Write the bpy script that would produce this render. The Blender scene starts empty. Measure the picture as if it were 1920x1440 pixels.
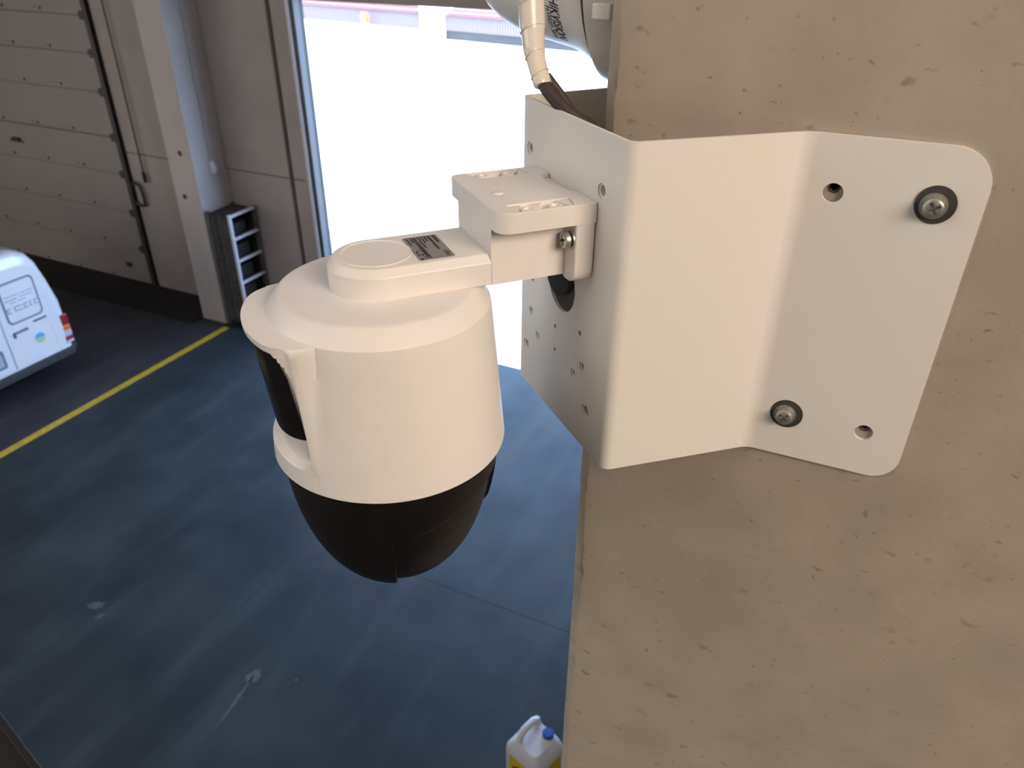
import bpy, bmesh, math, random
from mathutils import Vector, Matrix, noise

random.seed(7)
scene = bpy.context.scene
COL = scene.collection
R_ = math.radians

# ------------------------------------------------------------------ camera
H = 4.8                                   # camera height above the hall floor
PITCH, YAW, ROLL, FPX = R_(31.1), R_(25.0), R_(0.5), 1420.0
fwd = Vector((-math.sin(YAW), math.cos(YAW), 0)); rgt = Vector((math.cos(YAW), math.sin(YAW), 0)); UP = Vector((0, 0, 1))
Fv = fwd * math.cos(PITCH) - UP * math.sin(PITCH)
Uv = fwd * math.sin(PITCH) + UP * math.cos(PITCH)
Rr = rgt * math.cos(ROLL) + Uv * math.sin(ROLL)
Ur = -rgt * math.sin(ROLL) + Uv * math.cos(ROLL)
cam_d = bpy.data.cameras.new('photo_camera')
cam_d.sensor_width = 36.0
cam_d.lens = FPX / 1920.0 * 36.0
cam_d.clip_start = 0.02; cam_d.clip_end = 300
cam_d.dof.use_dof = True
cam_d.dof.focus_distance = 0.60
cam_d.dof.aperture_fstop = 12.5
cam = bpy.data.objects.new('photo_camera', cam_d)
cam.matrix_world = Matrix(((Rr.x, Ur.x, -Fv.x, 0), (Rr.y, Ur.y, -Fv.y, 0), (Rr.z, Ur.z, -Fv.z, H), (0, 0, 0, 1)))
COL.objects.link(cam)
scene.camera = cam

# ------------------------------------------------------------------ world, sun, hall lamps, added fill lights, exposure
wd = bpy.data.worlds.new('daylight'); scene.world = wd
wd.use_nodes = True
bg = wd.node_tree.nodes['Background']
bg.inputs['Color'].default_value = (0.43, 0.64, 1.0, 1)
bg.inputs['Strength'].default_value = 11.0

sun_d = bpy.data.lights.new('sun', 'SUN'); sun_d.energy = 9.0; sun_d.angle = R_(0.6); sun_d.color = (1.0, 0.97, 0.92)
sun = bpy.data.objects.new('sun', sun_d); COL.objects.link(sun)
sun.rotation_euler = Vector((0.18, 0.42, -1.0)).to_track_quat('-Z', 'Y').to_euler()
sun.location = (0, -5, 20)

def area(name, loc, target, sx, sy, power, color):
    d = bpy.data.lights.new(name, 'AREA'); d.shape = 'RECTANGLE'; d.size = sx; d.size_y = sy
    d.energy = power; d.color = color
    o = bpy.data.objects.new(name, d); COL.objects.link(o); o.location = loc
    o.rotation_euler = (Vector(target) - Vector(loc)).to_track_quat('-Z', 'Y').to_euler()
    return o
area('hall_lamp', (3.1, -1.1, 6.4), (-0.2, 0.6, 4.5), 2.2, 1.6, 160, (1.0, 0.82, 0.66))
area('roof_light', (-5.5, -1.5, 7.0), (-5.5, 1.0, 0), 7.0, 2.5, 200, (1.0, 0.93, 0.86))
area('front_fill', (-9.0, -8.6, 2.6), (-6.0, 2.0, 3.6), 14.0, 4.4, 150, (1.0, 0.95, 0.90))  # added fill by the front wall, there is no gate behind it
area('left_fill', (-16.5, -2.0, 3.2), (0.0, 0.4, 4.2), 12.0, 4.6, 560, (1.0, 0.94, 0.88))  # unseen fill added at the left wall to brighten the bracket's front plate

scene.view_settings.view_transform = 'Standard'
scene.view_settings.look = 'None'
scene.view_settings.exposure = 0.0
scene.view_settings.gamma = 1.0
scene.view_settings.use_curve_mapping = False

# ------------------------------------------------------------------ helpers
class MB:
    """collects shapes and links them as ONE mesh object"""
    def __init__(self): self.v = []; self.f = []
    def add(self, vs, fs, M=None):
        n = len(self.v)
        self.v += [tuple(M @ Vector(p)) if M else tuple(p) for p in vs]
        self.f += [tuple(i + n for i in f) for f in fs]
        return self
    def box(self, x0, x1, y0, y1, z0, z1, M=None):
        vs = [(x, y, z) for z in (z0, z1) for y in (y0, y1) for x in (x0, x1)]
        fs = [(0, 2, 3, 1), (4, 5, 7, 6), (0, 1, 5, 4), (1, 3, 7, 5), (3, 2, 6, 7), (2, 0, 4, 6)]
        return self.add(vs, fs, M)
    def prism(self, poly, a, b, axis='z', M=None):
        # poly counter-clockwise seen from +axis
        def P(p, h):
            if axis == 'z': return (p[0], p[1], h)
            if axis == 'x': return (h, p[0], p[1])
            return (p[1], h, p[0])
        n = len(poly)
        vs = [P(p, a) for p in poly] + [P(p, b) for p in poly]
        fs = [tuple(reversed(range(n))), tuple(range(n, 2 * n))]
        fs += [(i, (i + 1) % n, n + (i + 1) % n, n + i) for i in range(n)]
        return self.add(vs, fs, M)
    def lathe(self, prof, seg=32, M=None):
        # prof: (r, z) from bottom outward to top; closed at r = 0 ends
        vs = []; fs = []; rings = []
        for r, z in prof:
            if r < 1e-7:
                rings.append([len(vs)]); vs.append((0, 0, z))
            else:
                rings.append(list(range(len(vs), len(vs) + seg)))
                vs += [(r * math.cos(2 * math.pi * k / seg), r * math.sin(2 * math.pi * k / seg), z) for k in range(seg)]
        for a, b in zip(rings, rings[1:]):
            if len(a) == 1 and len(b) == 1: continue
            for k in range(seg):
                k2 = (k + 1) % seg
                if len(a) == 1: fs.append((a[0], b[k2], b[k]))
                elif len(b) == 1: fs.append((a[k], a[k2], b[0]))
                else: fs.append((a[k], a[k2], b[k2], b[k]))
        return self.add(vs, fs, M)
    def cyl(self, r, z0, z1, seg=24, M=None):
        return self.lathe([(0, z0), (r, z0), (r, z1), (0, z1)], seg, M)
    def tube(self, pts, rad, seg=12, flat=1.0):
        pts = [Vector(p) for p in pts]
        rads = rad if isinstance(rad, (list, tuple)) else [rad] * len(pts)
        vs = []; fs = []; ref = None
        for i, p in enumerate(pts):
            t = (pts[min(i + 1, len(pts) - 1)] - pts[max(i - 1, 0)]).normalized()
            if ref is None:
                ref = t.cross(Vector((0.3, 0.2, 0.9))).normalized()
            a = (ref - t * ref.dot(t)).normalized(); ref = a; b = t.cross(a)
            for k in range(seg):
                w = 2 * math.pi * k / seg
                vs.append(p + (a * math.cos(w) + b * math.sin(w) * flat) * rads[i])
        for i in range(len(pts) - 1):
            for k in range(seg):
                k2 = (k + 1) % seg
                fs.append((i * seg + k, i * seg + k2, (i + 1) * seg + k2, (i + 1) * seg + k))
        fs.append(tuple(reversed(range(seg)))); fs.append(tuple(range((len(pts) - 1) * seg, len(pts) * seg)))
        return self.add(vs, fs)
    def grid(self, rows, close=False):
        n = len(rows[0]); vs = [p for r in rows for p in r]; fs = []
        for i in range(len(rows) - 1):
            for k in range(n if close else n - 1):
                k2 = (k + 1) % n
                fs.append((i * n + k, i * n + k2, (i + 1) * n + k2, (i + 1) * n + k))
        return self.add(vs, fs)
    def mesh(self, name, angle=35):
        me = bpy.data.meshes.new(name)
        me.from_pydata(self.v, [], self.f); me.validate()
        bm = bmesh.new(); bm.from_mesh(me); bmesh.ops.recalc_face_normals(bm, faces=bm.faces); bm.to_mesh(me); bm.free()
        finish(me, angle)
        return me
    def build(self, name, mat, parent=None, angle=35, bevel=0, seg=2, loc=None, rot=None, kind=None):
        o = bpy.data.objects.new(name, self.mesh(name, angle)); COL.objects.link(o)
        o.data.materials.append(mat)
        if parent: o.parent = parent
        if loc is not None: o.location = loc
        if rot is not None: o.rotation_euler = rot
        if bevel:
            m = o.modifiers.new('edge_bevel', 'BEVEL'); m.width = bevel; m.segments = seg; m.limit_method = 'ANGLE'; m.angle_limit = R_(30); m.harden_normals = True
        if kind: o['kind'] = kind
        return o

def finish(me, angle=35):
    me.polygons.foreach_set('use_smooth', [True] * len(me.polygons))
    me.set_sharp_from_angle(angle=R_(angle))
    me.update()

def empty(name, loc, rz=0.0):
    o = bpy.data.objects.new(name, None); COL.objects.link(o); o.location = loc; o.rotation_euler = (0, 0, rz)
    o.empty_display_size = 0.05
    return o
def tag(o, label=None, cat=None, group=None, kind=None):
    if label: o['label'] = label
    if cat: o['category'] = cat
    if group: o['group'] = group
    if kind: o['kind'] = kind
    return o
def cut(o, cutter):
    """subtracts the cutter's shapes from o for good"""
    c = bpy.data.objects.new('cutter', cutter.mesh('cutter')); COL.objects.link(c)
    c.matrix_world = o.matrix_world
    m = o.modifiers.new('cut', 'BOOLEAN'); m.operation = 'DIFFERENCE'; m.solver = 'EXACT'; m.object = c
    if o.parent:
        c.parent = o.parent; c.matrix_basis = o.matrix_basis
    bpy.context.view_layer.update()
    dg = bpy.context.evaluated_depsgraph_get()
    others = [x for x in o.modifiers if x.type != 'BOOLEAN']
    for x in others: x.show_viewport = False
    bpy.context.view_layer.update(); dg = bpy.context.evaluated_depsgraph_get()
    me = bpy.data.meshes.new_from_object(o.evaluated_get(dg))
    old = o.data; o.modifiers.remove(m)
    for x in others: x.show_viewport = True
    o.data = me
    bpy.data.objects.remove(c)
    finish(me, 35)
def rrect(x0, x1, y0, y1, r, n=6):
    rs = r if isinstance(r, (list, tuple)) else [r] * 4       # bl, br, tr, tl
    out = []
    for (cx, cy, a0, rr) in ((x0 + rs[0], y0 + rs[0], 180, rs[0]), (x1 - rs[1], y0 + rs[1], 270, rs[1]), (x1 - rs[2], y1 - rs[2], 0, rs[2]), (x0 + rs[3], y1 - rs[3], 90, rs[3])):
        if rr <= 0: out.append((cx, cy)); continue
        for k in range(n + 1):
            a = R_(a0 + 90 * k / n); out.append((cx + rr * math.cos(a), cy + rr * math.sin(a)))
    return out
def lerp(x, xs, ys):
    if x <= xs[0]: return ys[0]
    for i in range(len(xs) - 1):
        if x <= xs[i + 1]: return ys[i] + (ys[i + 1] - ys[i]) * (x - xs[i]) / (xs[i + 1] - xs[i])
    return ys[-1]
def sstep(a, b, x):
    t = min(1, max(0, (x - a) / (b - a))); return t * t * (3 - 2 * t)
def text_shape(s, size, align='LEFT', shear=0.0, space=1.0, bold=0.0):
    cu = bpy.data.curves.new('txt', 'FONT'); cu.body = s; cu.size = size; cu.align_x = align; cu.shear = shear; cu.space_character = space
    cu.resolution_u = 3; cu.offset = bold
    o = bpy.data.objects.new('txt', cu); COL.objects.link(o)
    bpy.context.view_layer.update()
    me = bpy.data.meshes.new_from_object(o.evaluated_get(bpy.context.evaluated_depsgraph_get()))
    vs = [tuple(v.co) for v in me.vertices]; fs = [tuple(p.vertices) for p in me.polygons]
    bpy.data.objects.remove(o); bpy.data.curves.remove(cu); bpy.data.meshes.remove(me)
    return vs, fs

# ------------------------------------------------------------------ materials
def pbr(name, col, rough=0.5, metal=0.0, var=0.0, scale=5.0, bump=0.0, bscale=None, col2=None, spec=0.5, coat=0.0, detail=5.0):
    m = bpy.data.materials.new(name); m.use_nodes = True
    nt = m.node_tree; b = nt.nodes['Principled BSDF']
    b.inputs['Base Color'].default_value = (*col, 1); b.inputs['Roughness'].default_value = rough; b.inputs['Metallic'].default_value = metal
    b.inputs['Specular IOR Level'].default_value = spec; b.inputs['Coat Weight'].default_value = coat
    tc = nt.nodes.new('ShaderNodeTexCoord')
    if var or col2:
        nz = nt.nodes.new('ShaderNodeTexNoise'); nz.inputs['Scale'].default_value = scale; nz.inputs['Detail'].default_value = detail
        nt.links.new(tc.outputs['Object'], nz.inputs['Vector'])
        mx = nt.nodes.new('ShaderNodeMix'); mx.data_type = 'RGBA'
        c2 = col2 or tuple(c * (1 - var) for c in col)
        mx.inputs['A'].default_value = (*c2, 1); mx.inputs['B'].default_value = (*col, 1)
        cr = nt.nodes.new('ShaderNodeMapRange'); cr.inputs['From Min'].default_value = 0.3; cr.inputs['From Max'].default_value = 0.7
        nt.links.new(nz.outputs['Fac'], cr.inputs['Value']); nt.links.new(cr.outputs['Result'], mx.inputs['Factor'])
        nt.links.new(mx.outputs['Result'], b.inputs['Base Color'])
    if bump:
        n2 = nt.nodes.new('ShaderNodeTexNoise'); n2.inputs['Scale'].default_value = bscale or scale * 8; n2.inputs['Detail'].default_value = 3
        nt.links.new(tc.outputs['Object'], n2.inputs['Vector'])
        bp = nt.nodes.new('ShaderNodeBump'); bp.inputs['Strength'].default_value = bump; bp.inputs['Distance'].default_value = 0.002
        nt.links.new(n2.outputs['Fac'], bp.inputs['Height']); nt.links.new(bp.outputs['Normal'], b.inputs['Normal'])
    return m

def concrete_pillar():
    m = pbr('cast_concrete', (0.44, 0.375, 0.30), 0.85, var=0.18, scale=11, bump=0.16, bscale=140)
    nt = m.node_tree; b = nt.nodes['Principled BSDF']
    src = b.inputs['Base Color'].links[0].from_socket
    tc = [n for n in nt.nodes if n.type == 'TEX_COORD'][0]
    mp = nt.nodes.new('ShaderNodeMapping'); mp.inputs['Scale'].default_value = (1.0, 1.0, 1.7)
    nt.links.new(tc.outputs['Object'], mp.inputs['Vector'])
    wz = nt.nodes.new('ShaderNodeTexNoise'); wz.inputs['Scale'].default_value = 60
    nt.links.new(tc.outputs['Object'], wz.inputs['Vector'])
    va = nt.nodes.new('ShaderNodeVectorMath'); va.operation = 'MULTIPLY_ADD'
    va.inputs[1].default_value = (0.030, 0.030, 0.030)
    nt.links.new(wz.outputs['Color'], va.inputs[0]); nt.links.new(mp.outputs['Vector'], va.inputs[2])
    prev = src
    for sc, thr, rnd, colr in ((34, 0.26, 0.62, (0.17, 0.145, 0.118, 1)), (70, 0.22, 0.66, (0.15, 0.125, 0.10, 1)), (130, 0.20, 0.85, (0.08, 0.066, 0.052, 1))):
        vo = nt.nodes.new('ShaderNodeTexVoronoi'); vo.inputs['Scale'].default_value = sc
        nt.links.new(va.outputs['Vector'], vo.inputs['Vector'])
        mr = nt.nodes.new('ShaderNodeMapRange'); mr.inputs['From Min'].default_value = thr * 0.2; mr.inputs['From Max'].default_value = thr; mr.inputs['To Min'].default_value = 1; mr.inputs['To Max'].default_value = 0
        nt.links.new(vo.outputs['Distance'], mr.inputs['Value'])
        sx = nt.nodes.new('ShaderNodeSeparateColor'); nt.links.new(vo.outputs['Color'], sx.inputs['Color'])
        gt = nt.nodes.new('ShaderNodeMapRange'); gt.inputs['From Min'].default_value = rnd; gt.inputs['From Max'].default_value = 1.0; gt.inputs['To Max'].default_value = 0.8
        nt.links.new(sx.outputs['Red'], gt.inputs['Value'])
        mu = nt.nodes.new('ShaderNodeMath'); mu.operation = 'MULTIPLY'
        nt.links.new(mr.outputs['Result'], mu.inputs[0]); nt.links.new(gt.outputs['Result'], mu.inputs[1])
        mx = nt.nodes.new('ShaderNodeMix'); mx.data_type = 'RGBA'; mx.inputs['B'].default_value = colr
        nt.links.new(mu.outputs['Value'], mx.inputs['Factor']); nt.links.new(prev, mx.inputs['A'])
        prev = mx.outputs['Result']
    nt.links.new(prev, b.inputs['Base Color'])
    return m

def floor_paint(name, c1, c2, rough):
    m = pbr(name, c1, rough, col2=c2, scale=1.5, bump=0.08, bscale=30, detail=9, spec=0.14)
    nt = m.node_tree; b = nt.nodes['Principled BSDF']
    tc = [n for n in nt.nodes if n.type == 'TEX_COORD'][0]
    src = b.inputs['Base Color'].links[0].from_socket
    # worn pale scuffs stretched along the driving direction
    mp = nt.nodes.new('ShaderNodeMapping'); mp.inputs['Scale'].default_value = (2.6, 0.45, 1); mp.inputs['Rotation'].default_value = (0, 0, R_(-12))
    nt.links.new(tc.outputs['Object'], mp.inputs['Vector'])
    nz = nt.nodes.new('ShaderNodeTexNoise'); nz.inputs['Scale'].default_value = 1.3; nz.inputs['Detail'].default_value = 7
    nt.links.new(mp.outputs['Vector'], nz.inputs['Vector'])
    mr = nt.nodes.new('ShaderNodeMapRange'); mr.inputs['From Min'].default_value = 0.5; mr.inputs['From Max'].default_value = 0.78; mr.inputs['To Max'].default_value = 0.38
    nt.links.new(nz.outputs['Fac'], mr.inputs['Value'])
    mx = nt.nodes.new('ShaderNodeMix'); mx.data_type = 'RGBA'; mx.inputs['B'].default_value = (c1[0] * 1.9, c1[1] * 1.9, c1[2] * 1.8, 1)
    nt.links.new(mr.outputs['Result'], mx.inputs['Factor']); nt.links.new(src, mx.inputs['A'])
    nt.links.new(mx.outputs['Result'], b.inputs['Base Color'])
    r2 = nt.nodes.new('ShaderNodeMapRange'); r2.inputs['To Min'].default_value = rough - 0.1; r2.inputs['To Max'].default_value = rough + 0.15
    nt.links.new(nz.outputs['Fac'], r2.inputs['Value']); nt.links.new(r2.outputs['Result'], b.inputs['Roughness'])
    return m

MT = dict(
    powder=pbr('white_powder_coat', (0.80, 0.765, 0.70), 0.48, bump=0.05, bscale=900, spec=0.4),
    plastic=pbr('white_camera_plastic', (0.82, 0.785, 0.74), 0.42, var=0.03, scale=40, bump=0.03, bscale=1200, spec=0.4),
    black=pbr('black_dome_plastic', (0.012, 0.010, 0.010), 0.38, var=0.3, scale=30, spec=0.35),
    glass=pbr('black_window_plastic', (0.006, 0.004, 0.004), 0.16, spec=0.4),
    labelm=pbr('silver_label', (0.33, 0.30, 0.29), 0.40, metal=0.25, var=0.08, scale=90),
    ink=pbr('black_print', (0.03, 0.025, 0.025), 0.6),
    zinc=pbr('zinc_plated_steel', (0.60, 0.60, 0.55), 0.36, metal=0.75, var=0.25, scale=300),
    washer=pbr('dark_grey_washer', (0.075, 0.07, 0.065), 0.55, metal=0.2, var=0.2, scale=200),
    tape=pbr('white_insulating_tape', (0.76, 0.70, 0.61), 0.22, var=0.06, scale=60, bump=0.06, bscale=90, spec=0.6),
    cable=pbr('black_cable_sheath', (0.05, 0.038, 0.036), 0.45),
    rubber=pbr('black_rubber', (0.02, 0.018, 0.017), 0.7, var=0.3, scale=20),
    pillar=concrete_pillar(),
    wallc=pbr('beige_precast_wall', (0.40, 0.352, 0.318), 0.85, var=0.14, scale=1.6, bump=0.1, bscale=60),
    columnc=pbr('grey_painted_column', (0.54, 0.49, 0.455), 0.8, var=0.12, scale=2.2, bump=0.1, bscale=60),
    roof=pbr('hall_roof_sheet', (0.62, 0.58, 0.54), 0.8, var=0.1, scale=2),
    joint=pbr('dark_joint', (0.05, 0.045, 0.042), 0.9),
    floor=floor_paint('grey_blue_floor_coat', (0.040, 0.049, 0.054), (0.020, 0.026, 0.032), 0.6),
    bay=floor_paint('charcoal_floor_coat', (0.052, 0.050, 0.056), (0.034, 0.033, 0.038), 0.5),
    scuff=pbr('pale_floor_scuff', (0.085, 0.09, 0.095), 0.7, var=0.4, scale=18),
    yellow=pbr('yellow_line_paint', (0.62, 0.42, 0.03), 0.55, var=0.3, scale=14),
    floor_shade=pbr('black_floor_shade', (0.012, 0.011, 0.011), 0.85, var=0.3, scale=20),  # shade put into colour, for the strip at the sectional door
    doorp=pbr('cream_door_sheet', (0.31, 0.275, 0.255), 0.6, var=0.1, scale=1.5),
    steel=pbr('galvanised_steel', (0.045, 0.041, 0.040), 0.5, metal=0.0, var=0.15, scale=20),
    darksteel=pbr('dark_steel', (0.07, 0.062, 0.06), 0.55, metal=0.3, var=0.2, scale=30),
    van=pbr('white_van_paint', (0.84, 0.82, 0.82), 0.25, var=0.04, scale=4, coat=0.5),
    vangap=pbr('van_rubber_seal', (0.16, 0.19, 0.24), 0.6),
    vanroof=pbr('grey_van_roof', (0.28, 0.30, 0.35), 0.4),
    bumper=pbr('grey_bumper_plastic', (0.035, 0.032, 0.032), 0.6),
    red=pbr('red_lamp_lens', (0.30, 0.02, 0.025), 0.15),
    orange=pbr('orange_lamp_lens', (0.80, 0.17, 0.03), 0.15),
    clear=pbr('clear_lamp_lens', (0.62, 0.52, 0.56), 0.15),
    skyblue=pbr('blue_sticker', (0.10, 0.44, 0.68), 0.4),
    pale=pbr('yellow_green_sticker', (0.55, 0.60, 0.30), 0.4),
    tyre=pbr('tyre_rubber', (0.008, 0.008, 0.008), 0.8),
    greyink=pbr('faded_grey_print', (0.33, 0.36, 0.42), 0.6),
    plate=pbr('number_plate', (0.45, 0.45, 0.50), 0.4),
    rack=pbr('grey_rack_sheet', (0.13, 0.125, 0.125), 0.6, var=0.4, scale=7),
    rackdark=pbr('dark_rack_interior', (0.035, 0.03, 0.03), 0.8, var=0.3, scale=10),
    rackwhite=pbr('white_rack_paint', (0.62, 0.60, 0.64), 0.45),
    jug=pbr('translucent_white_plastic', (0.60, 0.60, 0.64), 0.4, var=0.05, scale=9),
    bluecap=pbr('blue_cap_plastic', (0.015, 0.06, 0.28), 0.4),
    jugyellow=pbr('yellow_jug_label', (0.62, 0.45, 0.03), 0.5),
    jugbrown=pbr('brown_jug_print', (0.20, 0.055, 0.02), 0.5),
    yard=pbr('pale_yard_concrete', (0.80, 0.80, 0.80), 0.9, var=0.05, scale=0.5),
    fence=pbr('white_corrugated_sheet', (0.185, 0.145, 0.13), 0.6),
    fencewall=pbr('white_render', (0.80, 0.80, 0.80), 0.9, var=0.05, scale=1.0),
    tiles=pbr('red_roof_tile', (0.16, 0.055, 0.05), 0.8, var=0.3, scale=5),
    bluegrey=pbr('blue_grey_plinth', (0.045, 0.040, 0.040), 0.8, var=0.3, scale=1.2),
    deck=pbr('dark_red_platform_paint', (0.008, 0.004, 0.003), 0.7, var=0.4, scale=12),
)

# ------------------------------------------------------------------ the setting: floor
YW = 7.47                                   # inner face of the back wall
floor = MB().box(-17, 9, -9, YW + 0.12, -0.30, -0.002).build('floor', MT['joint'], kind='structure')
XB = [-17.0, -7.60, -3.84, -0.10, 3.64, 9.0]; YB = [-9.0, -3.5, 0.22, 3.95, YW + 0.12]
for i in range(len(XB) - 1):
    YBi = YB if i >= 2 else [YB[0], YB[1], YB[-1]]
    for j in range(len(YBi) - 1):
        g = 0.003
        MB().box(XB[i] + g, XB[i + 1] - g, YBi[j] + g, YBi[j + 1] - g, -0.05, 0.0).build('floor_slab', MT['bay' if i == 0 else 'floor'], floor)
rs_ = random.Random(4)
for (x, y, a, b_, rot) in ((-3.297, 2.549, 0.07, 0.045, 97), (-3.268, 2.33, 0.20, 0.012, 97), (-4.935, 2.528, 0.07, 0.04, 30), (-4.81, 2.46, 0.03, 0.02, 70), (-2.989, 2.660, 0.014, 0.010, 0)):
    pts = []
    for k in range(22):
        w = 2 * math.pi * k / 22; q = 1 + rs_.uniform(-.3, .3)
        px, py = a * q * math.cos(w), b_ * q * math.sin(w); c, sn = math.cos(R_(rot)), math.sin(R_(rot))
        pts.append((x + px * c - py * sn, y + px * sn + py * c))
    MB().prism(pts, 0.0, 0.0008).build('paint_spot', MT['scuff'], floor)
yl = MB().box(-7.635, -7.535, -8.5, 6.86, 0.0, 0.0015).build('floor_line', MT['yellow'])
tag(yl, 'yellow painted line running across the hall floor to the column', 'floor line')
th = MB().prism([(6.72, 0.0), (YW - 0.06, 0.0), (YW - 0.06, 0.022), (6.80, 0.022)], -16.0, -8.10, axis='x').build('shade_strip', MT['floor_shade'])  # added flat strip; its black colour stands for shade on the floor
tag(th, 'added black strip standing for the shaded floor along the foot of the cream sectional door', 'shade strip')

# ------------------------------------------------------------------ the setting: walls and roof
GX0, GX1, GZ = -6.18, -0.45, 4.10           # open gate
wall_b = MB().box(-17, 9, YW + 0.06, YW + 0.12, GZ, 7.2).box(-17, GX0, YW + 0.06, YW + 0.12, 0, GZ).box(GX1, 9, YW + 0.06, YW + 0.12, 0, GZ).build('wall_back', MT['joint'], kind='structure')
def wpanel(x0, x1, z0, z1):
    return MB().box(x0 + .006, x1 - .006, YW, YW + 0.062, z0 + .006, z1 - .006).build('wall_panel', MT['wallc'], wall_b, bevel=0.004, seg=1)
for x0, x1 in ((-9.52, -8.10), (-7.69, -6.615), (-6.565, -6.34)):
    wpanel(x0, x1, 0.0, 2.045); wpanel(x0, x1, 2.045, 4.6); wpanel(x0, x1, 4.6, 7.2)
wpanel(-17, -9.52, 4.4, 7.2); wpanel(-6.34, 9, GZ, 7.2); wpanel(GX1, 9, 0, GZ)
MB().box(-17, -16.8, -9, YW, 0, 7.2).build('wall_left', MT['wallc'], kind='structure')
MB().box(8.8, 9, -9, YW, 0, 7.2).build('wall_side', MT['wallc'], kind='structure')
MB().box(-17, 9, -9.2, -9, 0, 7.2).build('wall_front', MT['wallc'], kind='structure')
MB().box(-17, 9, -9.2, YW + 0.12, 7.2, 7.4).build('ceiling', MT['roof'], kind='structure')

# background column with two plugged holes, a cable and its ball end
colm = MB().box(-8.09, -7.665, 6.93, YW, 0, 7.2).build('wall_column', MT['columnc'], bevel=0.012, kind='structure')
for (x, z) in ((-7.85, 2.34), (-7.93, 1.78)):
    MB().cyl(0.035, -0.006, 0.004, 12, Matrix.Translation((x, 6.93, z)) @ Matrix.Rotation(R_(90), 4, 'X')).build('plugged_hole', MT['darksteel'], colm)
cd = empty('pull_cord', (-7.65, 7.22, 2.13))
tag(cd, 'thin grey cord with a pale round pull hanging down the lit side of the column', 'cord')
MB().tube([(0, 0, 0.05), (0, -0.004, 1.0), (0, 0.004, 2.2), (0, 0, 5.0)], 0.010, 8).build('cord', MT['plate'], cd)
MB().lathe([(0, -0.09), (0.03, -0.085), (0.048, -0.05), (0.052, -0.01), (0.04, 0.04), (0.015, 0.07), (0, 0.075)], 16).build('pull_ball', MT['rackwhite'], cd)

# ------------------------------------------------------------------ the setting: sectional door
DY = YW + 0.02
door = empty('door_1', (-9.6, YW, 0)); tag(door, kind='structure')
ROWS = [0.0, 0.575, 1.14, 1.71, 2.23, 2.83, 3.32, 3.78, 4.40]
for k in range(len(ROWS) - 1):
    gap = 0.0015
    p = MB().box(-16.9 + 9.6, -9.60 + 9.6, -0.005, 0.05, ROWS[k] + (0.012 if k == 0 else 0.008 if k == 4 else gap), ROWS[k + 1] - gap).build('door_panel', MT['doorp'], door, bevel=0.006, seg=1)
    rv = MB()
    for q in range(10):
        x = -10.465 + 9.6 - 0.76 * q
        if x < -7.2: break
        for dz in (0.055,):
            rv.lathe([(0.022, 0.0), (0.020, 0.008), (0, 0.011)], 8, Matrix.Translation((x, -0.005, ROWS[k] + dz)) @ Matrix.Rotation(R_(90), 4, 'X'))
            rv.lathe([(0.009, 0.0), (0.008, 0.006), (0, 0.008)], 6, Matrix.Translation((x - 0.10, -0.005, ROWS[k] + dz + .01)) @ Matrix.Rotation(R_(90), 4, 'X'))
    rv.build('rivets', MT['darksteel'], door, kind='stuff')
    if 0 < k:
        hb = MB().box(-0.115, 0.01, -0.03, -0.004, ROWS[k] - 0.05, ROWS[k] + 0.055).box(-0.15, -0.10, -0.02, -0.004, ROWS[k] - 0.015, ROWS[k] + 0.02)
        hb.cyl(0.03, -0.02, 0.05, 12, Matrix.Translation((0.0, -0.03, ROWS[k])) @ Matrix.Rotation(R_(90), 4, 'Y'))
        hb.build('hinge', MT['darksteel'], door, bevel=0.004, seg=1)
MB().box(0.0, 0.025, -0.055, 0.0, 0, 4.4).box(0.025, 0.075, -0.055, -0.045, 0, 4.4).box(0.025, 0.075, -0.008, 0.0, 0, 4.4).build('track', MT['darksteel'], door)
MB().box(-0.52, -0.40, -0.015, 0.0, 0.235, 0.30).build('bottom_slot', MT['rubber'], door)
MB().box(-2.30, -2.14, -0.05, 0.0, 1.965, 2.01).box(-2.40, -2.08, -0.012, 0.0, 1.94, 1.965).build('latch', MT['darksteel'], door, bevel=0.006)
MB().tube([(0.09, -0.03, 1.58), (0.15, -0.045, 1.64), (0.25, -0.045, 1.60), (0.27, -0.04, 1.50), (0.27, -0.04, 1.33), (0.20, -0.04, 1.30), (0.08, -0.03, 1.33)], 0.020, 8).build('lock_ring', MT['darksteel'], door)
rope = empty('door_rope', (-9.20, YW - 0.05, 1.80)); tag(rope, 'dark pull rope with a short handle hanging beside the sectional door track', 'rope')
MB().tube([(0, 0, 0), (0.01, 0, 1.2), (0, 0, 3.0), (0, 0, 5.3)], 0.011, 8).build('rope', MT['darksteel'], rope)
MB().lathe([(0, -0.14), (0.02, -0.13), (0.027, -0.05), (0.02, 0.02), (0, 0.03)], 10).build('handle', MT['rubber'], rope)

# gate frame: steel guide rail, painted frame and lintel of the open gate
gate = empty('door_2', (GX0, YW, 0)); tag(gate, kind='structure')
MB().box(-0.17, -0.10, -0.03, 0.12, 0, GZ).build('frame_post', MT['wallc'], gate, bevel=0.005)
MB().box(-0.10, -0.055, -0.07, -0.02, 0, GZ).build('guide_rail', MT['rackwhite'], gate, bevel=0.006)
MB().box(-0.055, 0.0, -0.05, 0.06, 0, GZ).build('frame_post', MT['steel'], gate, bevel=0.005)
MB().box(-0.17, GX1 - GX0, -0.06, 0.12, GZ, GZ + 0.45).build('lintel', MT['wallc'], gate)

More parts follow.
